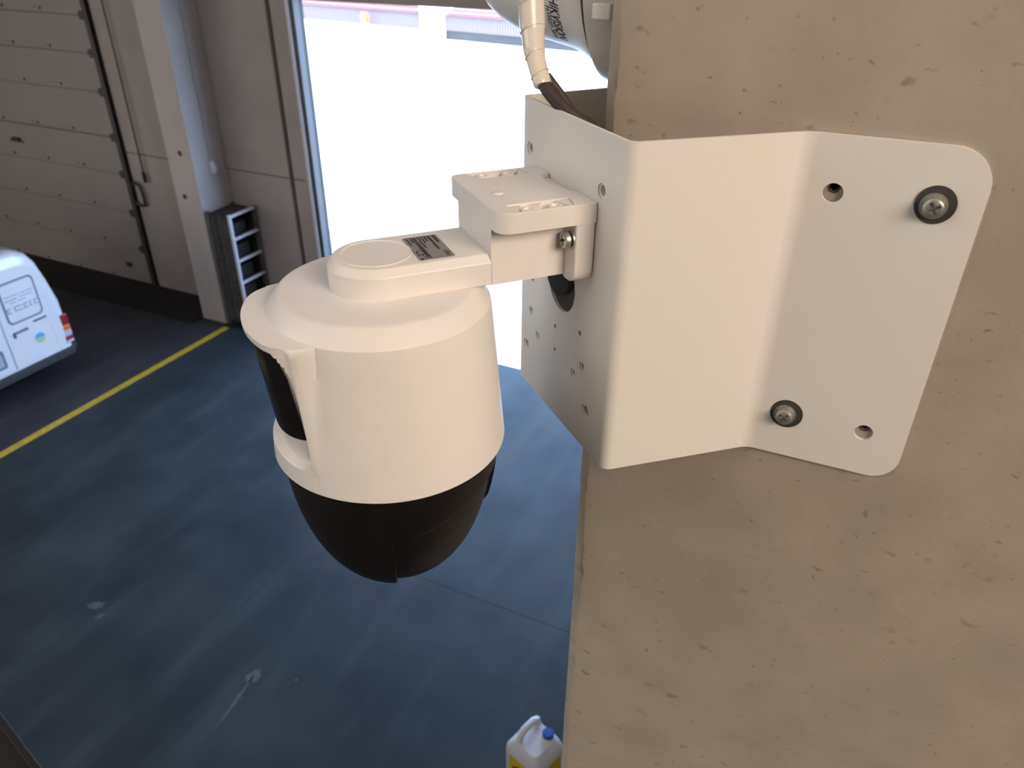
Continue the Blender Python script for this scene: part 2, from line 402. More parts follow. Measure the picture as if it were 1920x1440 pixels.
# foreground pillar with a rough chamfered corner (the wall that fills the right of the picture)
PX, PY, CH = -0.2204, 0.648, 0.014
def pillar_row(z):
    n1 = noise.noise(Vector((1.3, 0.2, z * 14))); n2 = noise.noise(Vector((5.1, 0.7, z * 37))); n3 = noise.noise(Vector((9.1, 2.7, z * 160)))
    a = 0.0016 * n1 + 0.0012 * n2 + 0.0005 * n3
    m1 = noise.noise(Vector((3.3, 8.2, z * 11))); m2 = noise.noise(Vector((7.1, 4.7, z * 45))); m3 = noise.noise(Vector((2.1, 6.7, z * 150)))
    b = 0.004 * m1 + 0.0025 * m2 + 0.0008 * m3
    c = max(0.0, m2 - 0.15) * 0.006
    return [(PX, 1.25, z), (PX, PY + CH + 0.02, z), (PX + 0.0003, PY + CH + a, z), (PX + CH * .45 + a + c, PY + CH * .45 + a + c, z),
            (PX + CH * .85 + b, PY + 0.0036 + c, z), (PX + CH * .98 + b, PY + 0.0012, z), (PX + CH * 1.5 + b, PY, z), (PX + 0.05, PY, z), (0.40, PY, z), (0.40, 1.25, z)]
zs = [0.0, 1.0, 2.0, 2.9] + [3.0 + 0.005 * k for k in range(381)] + [5.2, 6.0, 7.2]
pil = MB().grid([pillar_row(z) for z in zs], close=True).build('wall_pillar', MT['pillar'], kind='structure', angle=50)

# ------------------------------------------------------------------ corner bracket
ZT = 4.6665
K = Vector((-0.1605, 0.545)); FA = Vector((-0.3067, 0.6757)); BN = Vector((-0.0471, 0.6435))
END = Vector((0.0845, 0.6452)); FB = Vector((PX - 0.0032, 0.7815)); END2 = Vector((PX - 0.0032, 0.915))
EA = math.atan2((K - FA).y, (K - FA).x)
eV = (K - FA).normalized(); nV = Vector((eV.y, -eV.x))
if nV.dot(Vector((0, 0)) - K) < 0: nV = -nV
Mid = (K + FA) / 2
TH = 0.0032
def fillet(pts, radii, n=8):
    out = [pts[0]]
    for i in range(1, len(pts) - 1):
        a, b, c = pts[i - 1], pts[i], pts[i + 1]; r = radii[i - 1]
        d1 = (a - b).normalized(); d2 = (c - b).normalized()
        ang = d1.angle(d2); t = r / math.tan(ang / 2)
        p1 = b + d1 * t; p2 = b + d2 * t
        cen = b + (d1 + d2).normalized() * (r / math.sin(ang / 2))
        a1 = math.atan2((p1 - cen).y, (p1 - cen).x); a2 = math.atan2((p2 - cen).y, (p2 - cen).x)
        da = (a2 - a1 + math.pi) % (2 * math.pi) - math.pi
        out += [cen + Vector((math.cos(a1 + da * k / n), math.sin(a1 + da * k / n))) * r for k in range(n + 1)]
    return out + [pts[-1]]
path = fillet([END2, FB, FA, K, BN, END], [0.02, 0.007, 0.010, 0.022])
def arc_end(p, q, r, n=8):       # extra columns near the rounded end q
    L = (q - p).length; d = (q - p).normalized()
    return [q - d * (r * (1 - math.sin(R_(90 * k / n)))) for k in range(n + 1)]
path = list(reversed(arc_end(path[1], path[0], 0.030))) + path[1:-1] + arc_end(path[-2], path[-1], 0.031)
ZB = -0.2985
def zlim(dist_end):
    rt, rb = 0.030, 0.024
    top = 0.0; bot = ZB
    if dist_end < rt: top = -rt + math.sqrt(max(0, rt * rt - (rt - dist_end) ** 2))
    if dist_end < rb: bot = ZB + rb - math.sqrt(max(0, rb * rb - (rb - dist_end) ** 2))
    return top, bot
cum = [0.0]
for a, b in zip(path, path[1:]): cum.append(cum[-1] + (b - a).length)
br = empty('corner_bracket', (Mid.x, Mid.y, ZT + ZB), EA)
tag(br, 'cream powder-coated steel corner bracket bolted round the concrete pillar edge', 'bracket')
def to_br(p, z):                 # world -> bracket frame
    d = Vector((p.x, p.y)) - Mid
    return (d.dot(eV), -d.dot(nV), z - ZB)
rows = [[], [], [], []]
for i, p in enumerate(path):
    t = (path[min(i + 1, len(path) - 1)] - path[max(i - 1, 0)]).normalized()
    inn = Vector((-t.y, t.x))                    # towards the pillar
    if i in (0, len(path) - 1): pass
    top, bot = zlim(min(cum[i], cum[-1] - cum[i]))
    rows[0].append(to_br(p, top)); rows[1].append(to_br(p, bot)); rows[2].append(to_br(p + inn * TH, bot)); rows[3].append(to_br(p + inn * TH, top))
mb = MB(); npth = len(path)
vs = rows[0] + rows[1] + rows[2] + rows[3]; fs = []
for i in range(npth - 1):
    for a, b in ((0, 1), (1, 2), (2, 3), (3, 0)):
        fs.append((a * npth + i, a * npth + i + 1, b * npth + i + 1, b * npth + i))
fs.append((0, npth, 2 * npth, 3 * npth)); fs.append((npth - 1, 4 * npth - 1, 3 * npth - 1, 2 * npth - 1))
plate = mb.add(vs, fs).build('folded_plate', MT['powder'], br)
# holes: front plate (u, z from the top edge, radius)
FRONT = [(-0.0789, -0.0439, 0.0062), (0.0604, -0.0458, 0.0062), (-0.0682, -0.2079, 0.0046), (-0.051, -0.2289, 0.0046), (-0.0787, -0.252, 0.0062),
         (-0.0115, -0.1999, 0.0023), (-0.0106, -0.2249, 0.0023), (0.0387, -0.1836, 0.0026), (0.0297, -0.2301, 0.0046), (0.0466, -0.2147, 0.0046), (0.0581, -0.2567, 0.0068), (-0.066, -0.1720, 0.0026), (-0.002, -0.151, 0.027)]
cb = MB()
for u, z, r in FRONT:
    cb.cyl(r, -0.012, 0.012, 40 if r > .02 else 20, Matrix.Translation((u, 0, z - ZB)) @ Matrix.Rotation(R_(90), 4, 'X'))
# flange holes, in world (X, z)
FL = [(0.0517, -0.0440, 0.0105), (-0.0215, -0.0448, 0.0078), (-0.0180, -0.2528, 0.0105), (0.0495, -0.2545, 0.0078)]
brM = br.matrix_basis.copy()
brI = (Matrix.Translation(br.location) @ Matrix.Rotation(EA, 4, 'Z')).inverted()
for X, z, r in FL:
    cb.cyl(r, -0.02, 0.02, 28, brI @ Matrix.Translation((X, PY, ZT + z)) @ Matrix.Rotation(R_(90), 4, 'X'))
cut(plate, cb)
finish(plate.data, 25)
# threaded inserts seen inside the holes of the front plate
for u, z, r in FRONT:
    if 0.004 < r < 0.02:
        MB().lathe([(r * .98, -0.006), (r * .98, -0.001), (r * .72, -0.0015), (r * .66, -0.006), (r * .66, -0.02)], 20, Matrix.Translation((u, 0, z - ZB)) @ Matrix.Rotation(R_(90), 4, 'X')).build('threaded_insert', MT['powder'], br)
# anchor holes drilled in the concrete behind the two free slots
pc = MB()
for X, z in ((-0.0215, -0.0415), (0.0495, -0.2500)):
    pc.cyl(0.0034, -0.03, 0.03, 14, Matrix.Translation((X, PY, ZT + z)) @ Matrix.Rotation(R_(90), 4, 'X'))
cut(pil, pc)
for X, z in ((-0.0215, -0.0415), (0.0495, -0.2500)):
    MB().lathe([(0.0034, 0.0), (0.0041, 0.0), (0.0041, 0.0006), (0.0034, 0.0006), (0.0034, 0.0)], 16, Matrix.Translation((X, PY, ZT + z)) @ Matrix.Rotation(R_(90), 4, 'X')).build('anchor_ring', MT['rubber'], pil)

def screw_head(r, h, M, parent, mat=None):
    """pan head with a cross recess, axis +z of M"""
    hd = MB().lathe([(0, 0), (r, 0), (r, h * .55), (r * .93, h * .8), (r * .75, h * .95), (r * .45, h), (0, h)], 28).build('screw_head', mat or MT['zinc'], parent)
    c = MB()
    for a in (0, 90):
        c.box(-r * .66, r * .66, -r * .15, r * .15, h * .40, h * 1.4, Matrix.Rotation(R_(a + 20), 4, 'Z'))
    hd.matrix_basis = M
    cut1 = bpy.data.objects.new('c', None)
    bpy.data.objects.remove(cut1)
    # recess one slot at a time so that the cutters do not overlap
    for a in (0, 90):
        cc = MB().box(-r * .66, r * .66, -r * .15, r * .15, h * .40, h * 1.4, Matrix.Rotation(R_(a + 20), 4, 'Z'))
        cut(hd, cc)
    return hd
def wall_bolt(X, z, roll, label):
    t = empty('screw', (X, PY - 0.0032, ZT + z)); tag(t, label, 'screw', 'screws holding the bracket flange')
    B0 = Matrix.Rotation(R_(90), 4, 'X')           # +z -> -y (towards the viewer)
    MB().lathe([(0.0062, 0), (0.0146, 0), (0.0146, 0.0012), (0.0062, 0.0012), (0.0062, 0)], 36, B0).build('washer', MT['washer'], t)
    MB().lathe([(0.004, 0.0012), (0.0100, 0.0012), (0.0100, 0.0024), (0.004, 0.0024), (0.004, 0.0012)], 28, B0 @ Matrix.Translation((-0.0012, -0.0008, 0))).build('flat_washer', MT['zinc'], t)
    MB().lathe([(0.004, 0.0024), (0.0083, 0.0024), (0.0083, 0.0042), (0.004, 0.0042), (0.004, 0.0024)], 28, B0 @ Matrix.Translation((-0.0012, -0.0008, 0))).build('spring_washer', MT['zinc'], t)
    screw_head(0.0076, 0.0056, B0 @ Matrix.Translation((-0.0012, -0.0008, 0.0042)) @ Matrix.Rotation(R_(roll), 4, 'Z'), t)
    MB().cyl(0.0035, -0.02, 0.003, 12, B0).build('shank', MT['zinc'], t)
wall_bolt(0.0517, -0.0440, 10, 'cross-head screw with dark washer at the upper outer corner of the bracket flange')
wall_bolt(-0.0180, -0.2528, 35, 'cross-head screw with dark washer low on the bracket flange near its fold')

# ------------------------------------------------------------------ pan-tilt camera
AU, AV = -0.003, 0.172
axp = Mid + eV * AU + nV * AV
ptz = empty('pan_tilt_camera', (axp.x, axp.y, ZT), EA)
tag(ptz, 'white pan-tilt security camera with black dome hanging on an arm from the bracket', 'security camera')
WY = AV                          # local y of the bracket's front face
def n2y(v): return AV - v        # distance from the front plate -> local y
# local frame: x along the front plate (towards the viewer), -y away from the pillar
# --- wall mount: back plate, riser and shelf
bp = [(-0.0585, -0.0565), (-0.0585, -0.112)]
def arcp(cx, cy, r, a0, a1, n=6): return [(cx + r * math.cos(R_(a0 + (a1 - a0) * k / n)), cy + r * math.sin(R_(a0 + (a1 - a0) * k / n))) for k in range(n + 1)]
poly = [(-0.0585, -0.0600)] + arcp(-0.0465, -0.1145, 0.012, 180, 270) + [(-0.040, -0.1265), (-0.032, -0.1215), (0.032, -0.1215), (0.040, -0.1265)] + arcp(0.0465, -0.1145, 0.012, 270, 360) + [(0.0585, -0.0600)]
# prism along y: poly as (z, x) pairs for axis 'y'
MB().prism([(z, x) for x, z in poly], n2y(0.0185), n2y(0.0004), axis='y').build('mount_plate', MT['plastic'], ptz, bevel=0.0018, seg=3)
riser = MB().box(-0.0400, 0.0400, n2y(0.0855), n2y(0.010), -0.1228, -0.070).build('riser', MT['plastic'], ptz)
sh = [(0.0595, n2y(0.0004))]
notch = [(0.030, n2y(0.0004)), (0.026, n2y(0.0028)), (0.018, n2y(0.0068)), (0.008, n2y(0.0102)), (-0.005, n2y(0.0122)), (-0.018, n2y(0.0122)), (-0.028, n2y(0.0105)), (-0.0315, n2y(0.0090)), (-0.0320, n2y(0.0004))]
shp = [(0.0595, n2y(0.0004))] + notch + [(-0.0595, n2y(0.0004))] + arcp(-0.0515, n2y(0.0785), 0.008, 180, 270) + arcp(0.0475, n2y(0.0745), 0.012, 270, 360)
shelf = MB().prism(shp, -0.0735, -0.0565).build('shelf', MT['plastic'], ptz)
cs = MB()
for sx in (1, -1):
    cs.prism([(0.0385 * sx, n2y(0.072)), (0.0568 * sx, n2y(0.070)), (0.0568 * sx, n2y(0.020)), (0.0385 * sx, n2y(0.016))][::sx], -0.0615, -0.05)
cut(shelf, cs)
m = shelf.modifiers.new('edge_bevel', 'BEVEL'); m.width = 0.0013; m.segments = 2; m.limit_method = 'ANGLE'; m.angle_limit = R_(35); m.harden_normals = True
for sx in (1, -1):
    for v in (0.034, 0.058):
        MB().lathe([(0.0058, -0.0618), (0.0058, -0.0578), (0.0050, -0.0572), (0.0034, -0.0572), (0.0030, -0.0590), (0, -0.0590)], 20, Matrix.Translation((0.0500 * sx, n2y(v), 0))).build('boss', MT['plastic'], ptz)
    for (p, q, r_) in (((0.0388, 0.0715), (0.0565, 0.0690), (0.0388, 0.0600)), ((0.0388, 0.0520), (0.0450, 0.0460), (0.0388, 0.0400)), ((0.0388, 0.0300), (0.0565, 0.0205), (0.0388, 0.0165))):
        MB().prism([(p[0] * sx, n2y(p[1])), (q[0] * sx, n2y(q[1])), (r_[0] * sx, n2y(r_[1]))], -0.0618, -0.0575).build('rib', MT['plastic'], ptz)
    MB().box(*sorted((0.0545 * sx, 0.0566 * sx)), n2y(0.054), n2y(0.038), -0.0618, -0.0574).build('rib', MT['plastic'], ptz)
MB().lathe([(0.0048, -0.0566), (0.0046, -0.0559), (0.0036, -0.0555), (0, -0.0554)], 20, Matrix.Translation((0.006, n2y(0.066), 0))).build('plug', MT['plastic'], ptz)
# --- mounting screw and blind hole on the near ear of the mount plate
sm = Matrix.Translation((0.0502, n2y(0.0185), -0.0880)) @ Matrix.Rotation(R_(90), 4, 'X')
MB().lathe([(0.002, 0), (0.0082, 0), (0.0082, 0.0014), (0.002, 0.0014), (0.002, 0)], 28, sm).build('washer', MT['zinc'], ptz)
MB().lathe([(0.002, 0.0014), (0.0062, 0.0014), (0.0062, 0.0034), (0.002, 0.0034), (0.002, 0.0014)], 24, sm).build('spring_washer', MT['washer'], ptz)
screw_head(0.0072, 0.0046, sm @ Matrix.Translation((0, 0, 0.0034)), ptz)
MB().lathe([(0, 0.0002), (0.0026, 0.0002), (0.0032, 0.0002), (0.0034, -0.0005)], 16, Matrix.Translation((0.0498, n2y(0.0185), -0.1085)) @ Matrix.Rotation(R_(90), 4, 'X')).build('hole_plug', MT['plastic'], ptz)
# --- arm
def stadium(w, y_end, n=20): return [(w, y_end)] [:0] + [(w * math.cos(R_(-a)), w * math.sin(R_(-a))) for a in [180 - 180 * k / n for k in range(n + 1)]] + [(w, y_end), (-w, y_end)]
def stad(w, ye, n=28):
    pts = [(-w, ye), ]
    for k in range(n + 1):
        a = R_(180 + 180 * k / n); pts.append((w * math.cos(a), w * math.sin(a)))
    pts.append((w, ye)); return pts
yE = n2y(0.085)
lo, mid_, hi = stad(0.0385, yE), stad(0.040, yE), stad(0.0345, yE)
lev = [(stad(0.0388, yE), -0.1228), (stad(0.040, yE), -0.1216), (stad(0.040, yE), -0.1032), (stad(0.0395, yE), -0.1020), (stad(0.0352, yE), -0.0970), (stad(0.0340, yE), -0.0965)]
ma = MB(); nn = len(lev[0][0]); vs = [(p[0], p[1], z) for poly_, z in lev for p in poly_]; fs = [tuple(reversed(range(nn))), tuple(range((len(lev) - 1) * nn, len(lev) * nn))]
for i in range(len(lev) - 1):
    fs += [(i * nn + k, i * nn + (k + 1) % nn, (i + 1) * nn + (k + 1) % nn, (i + 1) * nn + k) for k in range(nn)]
arm = ma.add(vs, fs).build('arm', MT['plastic'], ptz, angle=12)
MB().lathe([(0.0300, -0.0968), (0.0298, -0.0961), (0.0292, -0.0958), (0.0285, -0.0961), (0.0282, -0.0964), (0, -0.0964)], 56).build('arm_cap', MT['plastic'], ptz)
# --- rating label on the arm (x to the viewer is the reading direction, +y towards the pillar is up)
LX0, LX1, LY0, LY1, LZ = -0.0235, 0.0300, 0.0290, 0.0592, -0.0960
def ly(y): return LY0 + (y - 0.0345) * 1.08
lab = MB().prism(rrect(LX0, LX1, LY0, LY1, 0.002, 4), -0.0966, LZ).build('rating_label', MT['labelm'], ptz)
ink = MB()
def put(s, size, x, y, sh_=0.0, sp=1.0):
    v_, f_ = text_shape(s, size, 'LEFT', sh_, sp); ink.add([(p[0] + x, ly(p[1] + y), LZ + 0.00015) for p in v_], f_)
def bar(x, y, w, h): ink.add([(x, ly(y), LZ + .00015), (x + w, ly(y), LZ + .00015), (x + w, ly(y + h), LZ + .00015), (x, ly(y + h), LZ + .00015)], [(0, 1, 2, 3)])
put('alhua', 0.0062, 0.0150, 0.0570, 0.25)
put('CE', 0.0105, 0.0085, 0.0362, 0, 1.1)
ln = random.Random(3)
def scribble(x, y, w, h):
    xx = x
    while xx < x + w:
        ww = ln.uniform(0.0006, 0.0022); bar(xx, y + ln.uniform(0, .0003), ww, h); xx += ww + 0.0005
scribble(-0.0215, 0.0582, 0.017, 0.0022)
scribble(-0.0215, 0.0540, 0.032, 0.0020)
scribble(-0.0215, 0.0510, 0.010, 0.0016)
scribble(-0.0215, 0.0484, 0.014, 0.0014)
scribble(-0.0215, 0.0458, 0.026, 0.0014)
scribble(-0.0215, 0.0395, 0.013, 0.0012)
scribble(-0.0215, 0.0366, 0.016, 0.0012)
xx = -0.0205
while xx < 0.0235:
    ww = ln.choice((0.0004, 0.0007, 0.0011)); bar(xx, 0.0415, ww, 0.0032); xx += ww + ln.choice((0.0004, 0.0006))
bar(0.0262, 0.0362, 0.0036, 0.0018)
for (a, b) in (((0.0225, 0.040), (0.0280, 0.0452)), ((0.0280, 0.040), (0.0225, 0.0452)), ((0.0232, 0.0440), (0.0240, 0.0398)), ((0.0240, 0.0398), (0.0268, 0.0398)), ((0.0268, 0.0398), (0.0276, 0.0440)), ((0.0228, 0.0442), (0.0280, 0.0442))):
    pa, pb = Vector((a[0], ly(a[1]))), Vector((b[0], ly(b[1]))); d = (pb - pa).normalized(); q = Vector((-d.y, d.x)) * 0.00022
    ink.add([(*(pa + q), LZ + .00015), (*(pa - q), LZ + .00015), (*(pb - q), LZ + .00015), (*(pb + q), LZ + .00015)], [(0, 1, 2, 3)])
ink.build('label_print', MT['ink'], lab)

# --- upper housing: tapered drum with the window hood
def Rb(z): return lerp(-z, [0.137, 0.145, 0.272], [0.0945, 0.0955, 0.1062])
def Rp(z): return lerp(-z, [0.1425, 0.1450, 0.236, 0.262], [0.1125, 0.1075, 0.0985, 0.0965])
ZH = -0.2550
def hood_r(s, z):                # radius in the recessed panel, s = -1..1
    a = abs(s)
    out = lerp(-z, [0.137, 0.150, 0.170], [0.1128, 0.1122, 0.1100]) - 0.0052 * max(0, (a - 0.70) / 0.30) ** 1.7
    zr = -0.1428 - 0.022 * max(0, (a - 0.74) / 0.26) ** 2.2          # lower edge of the brim drops into the side frame
    k0 = sstep(zr, zr - 0.0018, z)
    zb = ZH + 0.011 * max(0, (a - 0.60) / 0.40) ** 2.5
    k = sstep(zb + 0.0020, zb - 0.0008, z)
    base = out * (1 - k0) + Rp(z) * k0
    return base * (1 - k) + Rb(z) * k
def edge_r(z): return max(Rb(z), lerp(-z, [0.137, 0.143, 0.155, 0.255], [0.1080, 0.1078, 0.1062, 0.1050]))
inner = sorted(set([-1 + 2 * k / 28 for k in range(29)] + [-0.985, -0.965, -0.9, -0.84, 0.84, 0.9, 0.965, 0.985]))
def row(z, hood=True):
    THI = lerp(-z, [0.137, 0.155, 0.255], [34.0, 34.0, 37.5]); THE = THI + 1.8
    tho = lerp(-z, [0.137, 0.155, 0.255], [45.0, 45.0, 43.0])
    out = []
    rb = Rb(z)
    for s in inner: out.append((s * THI, hood_r(s, z) if hood else rb))
    re_ = edge_r(z) if hood and z > ZH else rb
    if hood and z > -0.1425: re_ = rb + (re_ - rb) * (0.80 + 0.20 * math.sqrt(max(0, 1 - ((z + 0.1425) / 0.0051) ** 2)))
    out.append((THE, re_)); out.append((THE + 1.2, re_ - 0.0003 * hood))
    for k in (1, 2, 3): out.append((THE + 1.2 + (tho - THE - 1.2) * k / 3, re_ + (rb - re_) * k / 3))
    N = 84
    for k in range(1, N): out.append((tho + (360 - 2 * tho) * k / N, rb))
    for k in (3, 2, 1): out.append((360 - (THE + 1.2 + (tho - THE - 1.2) * k / 3), re_ + (rb - re_) * k / 3))
    out.append((360 - THE - 1.2, re_)); out.append((360 - THE, re_))
    return [(r * math.sin(R_(t)), -r * math.cos(R_(t)), z) for t, r in out]
base_row = row(-0.30, False); ang_ = [math.atan2(p[0], -p[1]) for p in row(-0.14, False)]
def ring_row(r, z): return [(r * math.sin(a), -r * math.cos(a), z) for a in ang_]
rws = [ring_row(0.002, -0.1212), ring_row(0.045, -0.1216), ring_row(0.078, -0.1226), ring_row(0.0815, -0.1230), ring_row(0.0838, -0.1242), ring_row(0.0925, -0.1352), ring_row(0.0938, -0.1366)]
zz = [-0.1375, -0.1382, -0.1395] + [-0.1405 - 0.0007 * k for k in range(38)] + [-0.17, -0.18, -0.19, -0.20, -0.21, -0.22, -0.23, -0.236] + [-0.2375 - 0.0007 * k for k in range(28)] + [-0.2600, -0.265, -0.270, -0.2722]
rws += [row(z) for z in zz]
rws += [ring_row(0.1055, -0.2732), ring_row(0.1035, -0.2735), ring_row(0.09, -0.2735)]
hs = MB().grid(rws, close=True)
hs.f.append(tuple(range(len(ang_)))); n0 = (len(rws) - 1) * len(ang_); hs.f.append(tuple(range(n0, n0 + len(ang_))))
body = hs.build('drum_housing', MT['plastic'], ptz, angle=32)
# black window under the hood
g = []
zw = [-0.1446 - 0.00255 * k for k in range(36)]
for z in zw:
    kz = (z - zw[0]) / (zw[-1] - zw[0])
    rr_ = []
    for k in range(25):
        u_ = -1 + 2 * k / 24; z2 = z + 0.010 * kz * u_ * u_ - (1 - kz) * 0.020 * max(0, (abs(u_) - 0.72) / 0.28) ** 2.2; t = u_ * (33.2 + 2.2 * kz)
        rr_.append(((Rp(z2) + 0.0012) * math.sin(R_(t)), -(Rp(z2) + 0.0012) * math.cos(R_(t)), z2))
    g.append(rr_)
g.append([(p[0] * 0.984, p[1] * 0.984, p[2] - 0.0004) for p in g[-1]])
MB().grid(g).build('window', MT['glass'], ptz)
# maker's name below the window
v_, f_ = text_shape('alhua', 0.0085, 'CENTER', 0.2)
lg = MB(); lg.add([((Rb(-0.2645) + .0004) * math.sin(p[0] / 0.106), -(Rb(-0.2645) + .0004) * math.cos(p[0] / 0.106), -0.2680 + p[1]) for p in v_], f_)
lg.build('logo', MT['ink'], body)
# --- black dome: ball plus outer shell with a lid edge and a side ear
DA, DB, DZ, DE = 0.0975, 0.1590, -0.2735, 0.8
def dome(th_, ph, off=0.0):
    c, s = math.cos(R_(ph)), math.sin(R_(ph))
    r = DA * max(c, 0) ** DE; z = DZ - DB * s
    nr, nz = c / DA, -s / DB; L = math.hypot(nr, nz)
    r2 = max(0.0, r + off * nr / L); z2 = z + off * nz / L
    return (r2 * math.sin(R_(th_)), -r2 * math.cos(R_(th_)), z2)
g = [[dome(360 * k / 96, ph, -0.0022) for k in range(96)] for ph in [0, 5, 10, 15, 20, 26, 32, 38, 44, 50, 56, 62, 68, 74, 79, 83, 86, 88, 89.5]]
mbd = MB().grid(g, close=True); n0 = (len(g) - 1) * 96; mbd.f.append(tuple(range(n0, n0 + 96)))
mbd.build('dome_ball', MT['black'], ptz, angle=60)
KN = [(-180, 7), (-120, 11), (-105, 17), (73, 20), (86, 19), (95, 17), (105, 15), (125, 11), (150, 9), (156, 9.5), (158, 30), (163, 35), (172, 35), (176, 30), (178, 7), (180, 7)]
def shell_edge(t):
    belt = lerp(t, [p[0] for p in KN], [p[1] for p in KN])
    rel = -math.cos(R_(t - 167)) * DA / 0.0065
    cutp = 0.0
    if rel > 1: cutp = min(89.0, math.degrees(math.acos(min(1, (1 / rel) ** (1 / DE)))))
    return math.log(math.exp(belt * .35) + math.exp(cutp * .35)) / .35 if max(belt, cutp) < 85 else max(belt, cutp)
ths = sorted(set([-180 + 2.5 * k for k in range(145)] + [p[0] for p in KN] + [60 + 0.75 * k for k in range(24)] + [156.5, 157, 157.5, 159, 160, 161]))
outer = []; innr = []
for k in range(25):
    outer.append([dome(t, min(89, shell_edge(t)) * k / 24, 0.0022 - (0.0016 if k == 24 else 0.0004 if k == 23 else 0)) for t in ths])
    innr.append([dome(t, min(89, shell_edge(t)) * k / 24, -0.0028) for t in ths])
MB().grid(outer + innr[::-1]).build('dome_shell', MT['black'], ptz, angle=40)
MB().lathe([(0.092, -0.2700), (0.0965, -0.2730), (0.0965, -0.2760), (0.09, -0.2765)], 72).build('dome_collar', MT['black'], ptz)
# --- rubber plug and cable behind the mount, seen through the big hole
MB().lathe([(0, -0.001), (0.0245, -0.001), (0.0245, 0.006), (0.021, 0.0075), (0.008, 0.008), (0.0, 0.008)], 32, Matrix.Translation((0.001, n2y(-0.0005), -0.136)) @ Matrix.Rotation(R_(90), 4, 'X')).build('cable_gland', MT['rubber'], ptz)

# ------------------------------------------------------------------ second camera above, on the side face of the pillar
cy, cz = 0.79, ZT + 0.11
cm2 = empty('bullet_camera', (PX, cy, cz))
tag(cm2, 'white rounded security camera with a disc base fixed above the bracket', 'security camera')
ROT = Matrix.Rotation(R_(-90), 4, 'Y')           # lathe axis +z -> -x
off = 0.0049
MB().lathe([(0, 0), (0.108, 0.0), (0.110, 0.003), (0.110, 0.030 ), (0.1085, 0.0355), (0.103, 0.0372), (0.0, 0.0372)], 72, ROT).build('base_disc', MT['plastic'], cm2)
MB().lathe([(0.100, 0.0368), (0.0985, 0.0385), (0.0985, 0.0415), (0.096, 0.0420)], 72, ROT).build('seam_ring', MT['washer'], cm2)
prof = [(0.0, 0.038), (0.0975, 0.038), (0.0965, 0.043), (0.0915, 0.052), (0.086, 0.062), (0.0815, 0.075), (0.0775, 0.095), (0.0735, 0.115), (0.069, 0.133), (0.062, 0.150), (0.052, 0.165), (0.038, 0.177), (0.02, 0.184), (0.0, 0.186)]
b2 = MB().lathe(prof, 72, ROT).build('body', MT['plastic'], cm2, angle=60)
nub = MB().box(-0.0215, -0.004, -0.120, -0.1025, -0.0435, -0.0305).build('base_clip', MT['plastic'], cm2, bevel=0.002)
def body_r(h): return lerp(h, [p[1] for p in prof[1:]], [p[0] for p in prof[1:]])
def wrap_text(s, size, h0, a0, shear, bold=0.0):
    # reading direction runs down the near side, letter tops point to the pillar
    v_, f_ = text_shape(s, size, 'LEFT', shear, 1.0, bold); out = MB(); v_ = [(p[0], p[1] * 1.25, 0) for p in v_]
    rr = body_r(h0)
    pts = []
    for p in v_:
        h = h0 - p[1]; r = body_r(h) + 0.0003; a = R_(a0) + p[0] / rr      # a: from -y direction downwards
        pts.append((-h, -r * math.cos(a), -r * math.sin(a)))
    out.add(pts, f_); return out
wrap_text('HIKVISION', 0.0108, 0.0800, 21, 0.25, 0.0001).build('maker_lettering', MT['ink'], b2)
wrap_text('HiWatch Series', 0.0068, 0.0855, 28, 0.25).build('series_lettering', MT['ink'], b2)

# ------------------------------------------------------------------ taped cable dropping into the bracket
cb_ = empty('taped_cable', (-0.265, 0.6326, ZT))
tag(cb_, 'white taped cable bundle with dark sheath running down into the bracket', 'cable')
def cl(pts): return [(p[0] + 0.262, p[1] - 0.634, p[2] - ZT) for p in pts]
def spline(pts, n=10):
    out = []; P = [Vector(p) for p in pts]; P = [2 * P[0] - P[1]] + P + [2 * P[-1] - P[-2]]
    for i in range(1, len(P) - 2):
        for k in range(n):
            t = k / n; a, b, c, d = P[i - 1], P[i], P[i + 1], P[i + 2]
            out.append(0.5 * ((2 * b) + (c - a) * t + (2 * a - 5 * b + 4 * c - d) * t * t + (3 * b - a - 3 * c + d) * t ** 3))
    out.append(P[-2]); return out
tp = spline([(-0.306, 0.690, 4.850), (-0.297, 0.673, 4.795), (-0.2905, 0.6630, 4.7490), (-0.2855, 0.6560, 4.7245), (-0.2785, 0.6460, 4.7060), (-0.2668, 0.6375, 4.6835)], 14)
rad = [0.0126 + 0.0006 * ((i % 14) / 14) - 0.0040 * sstep(0.45, 1.0, i / (len(tp) - 1)) for i in range(len(tp))]
MB().tube(cl(tp), rad, 20, 0.82).build('tape_wrap', MT['tape'], cb_, angle=50)
def at_path(path_, t):
    x = t * (len(path_) - 1); i = min(int(x), len(path_) - 2); return path_[i].lerp(path_[i + 1], x - i)
for t in (0.42, 0.60, 0.80, 0.93):            # overlapping tape edges
    c = at_path(tp, t); d = (at_path(tp, min(1, t + .03)) - at_path(tp, t - .03)).normalized()
    tilt = (d + Vector((0.28, 0.10, 0.0))).normalized(); a = tilt.cross(Vector((0.3, 0.2, 0.9))).normalized(); b = tilt.cross(a)
    rr = rad[int(t * (len(rad) - 1))] * 1.02
    ringp = [c + a * math.cos(w) * rr * 1.03 + b * math.sin(w) * rr * 0.88 for w in [2 * math.pi * k / 28 for k in range(29)]]
    MB().tube(cl(ringp), 0.00045, 6).build('tape_edge', MT['tape'], cb_)
MB().tube(cl([(-0.2705, 0.6362, 4.6905), (-0.2690, 0.6345, 4.6800)]), [0.004, 0.0006], 8, 0.3).build('tape_end', MT['tape'], cb_)
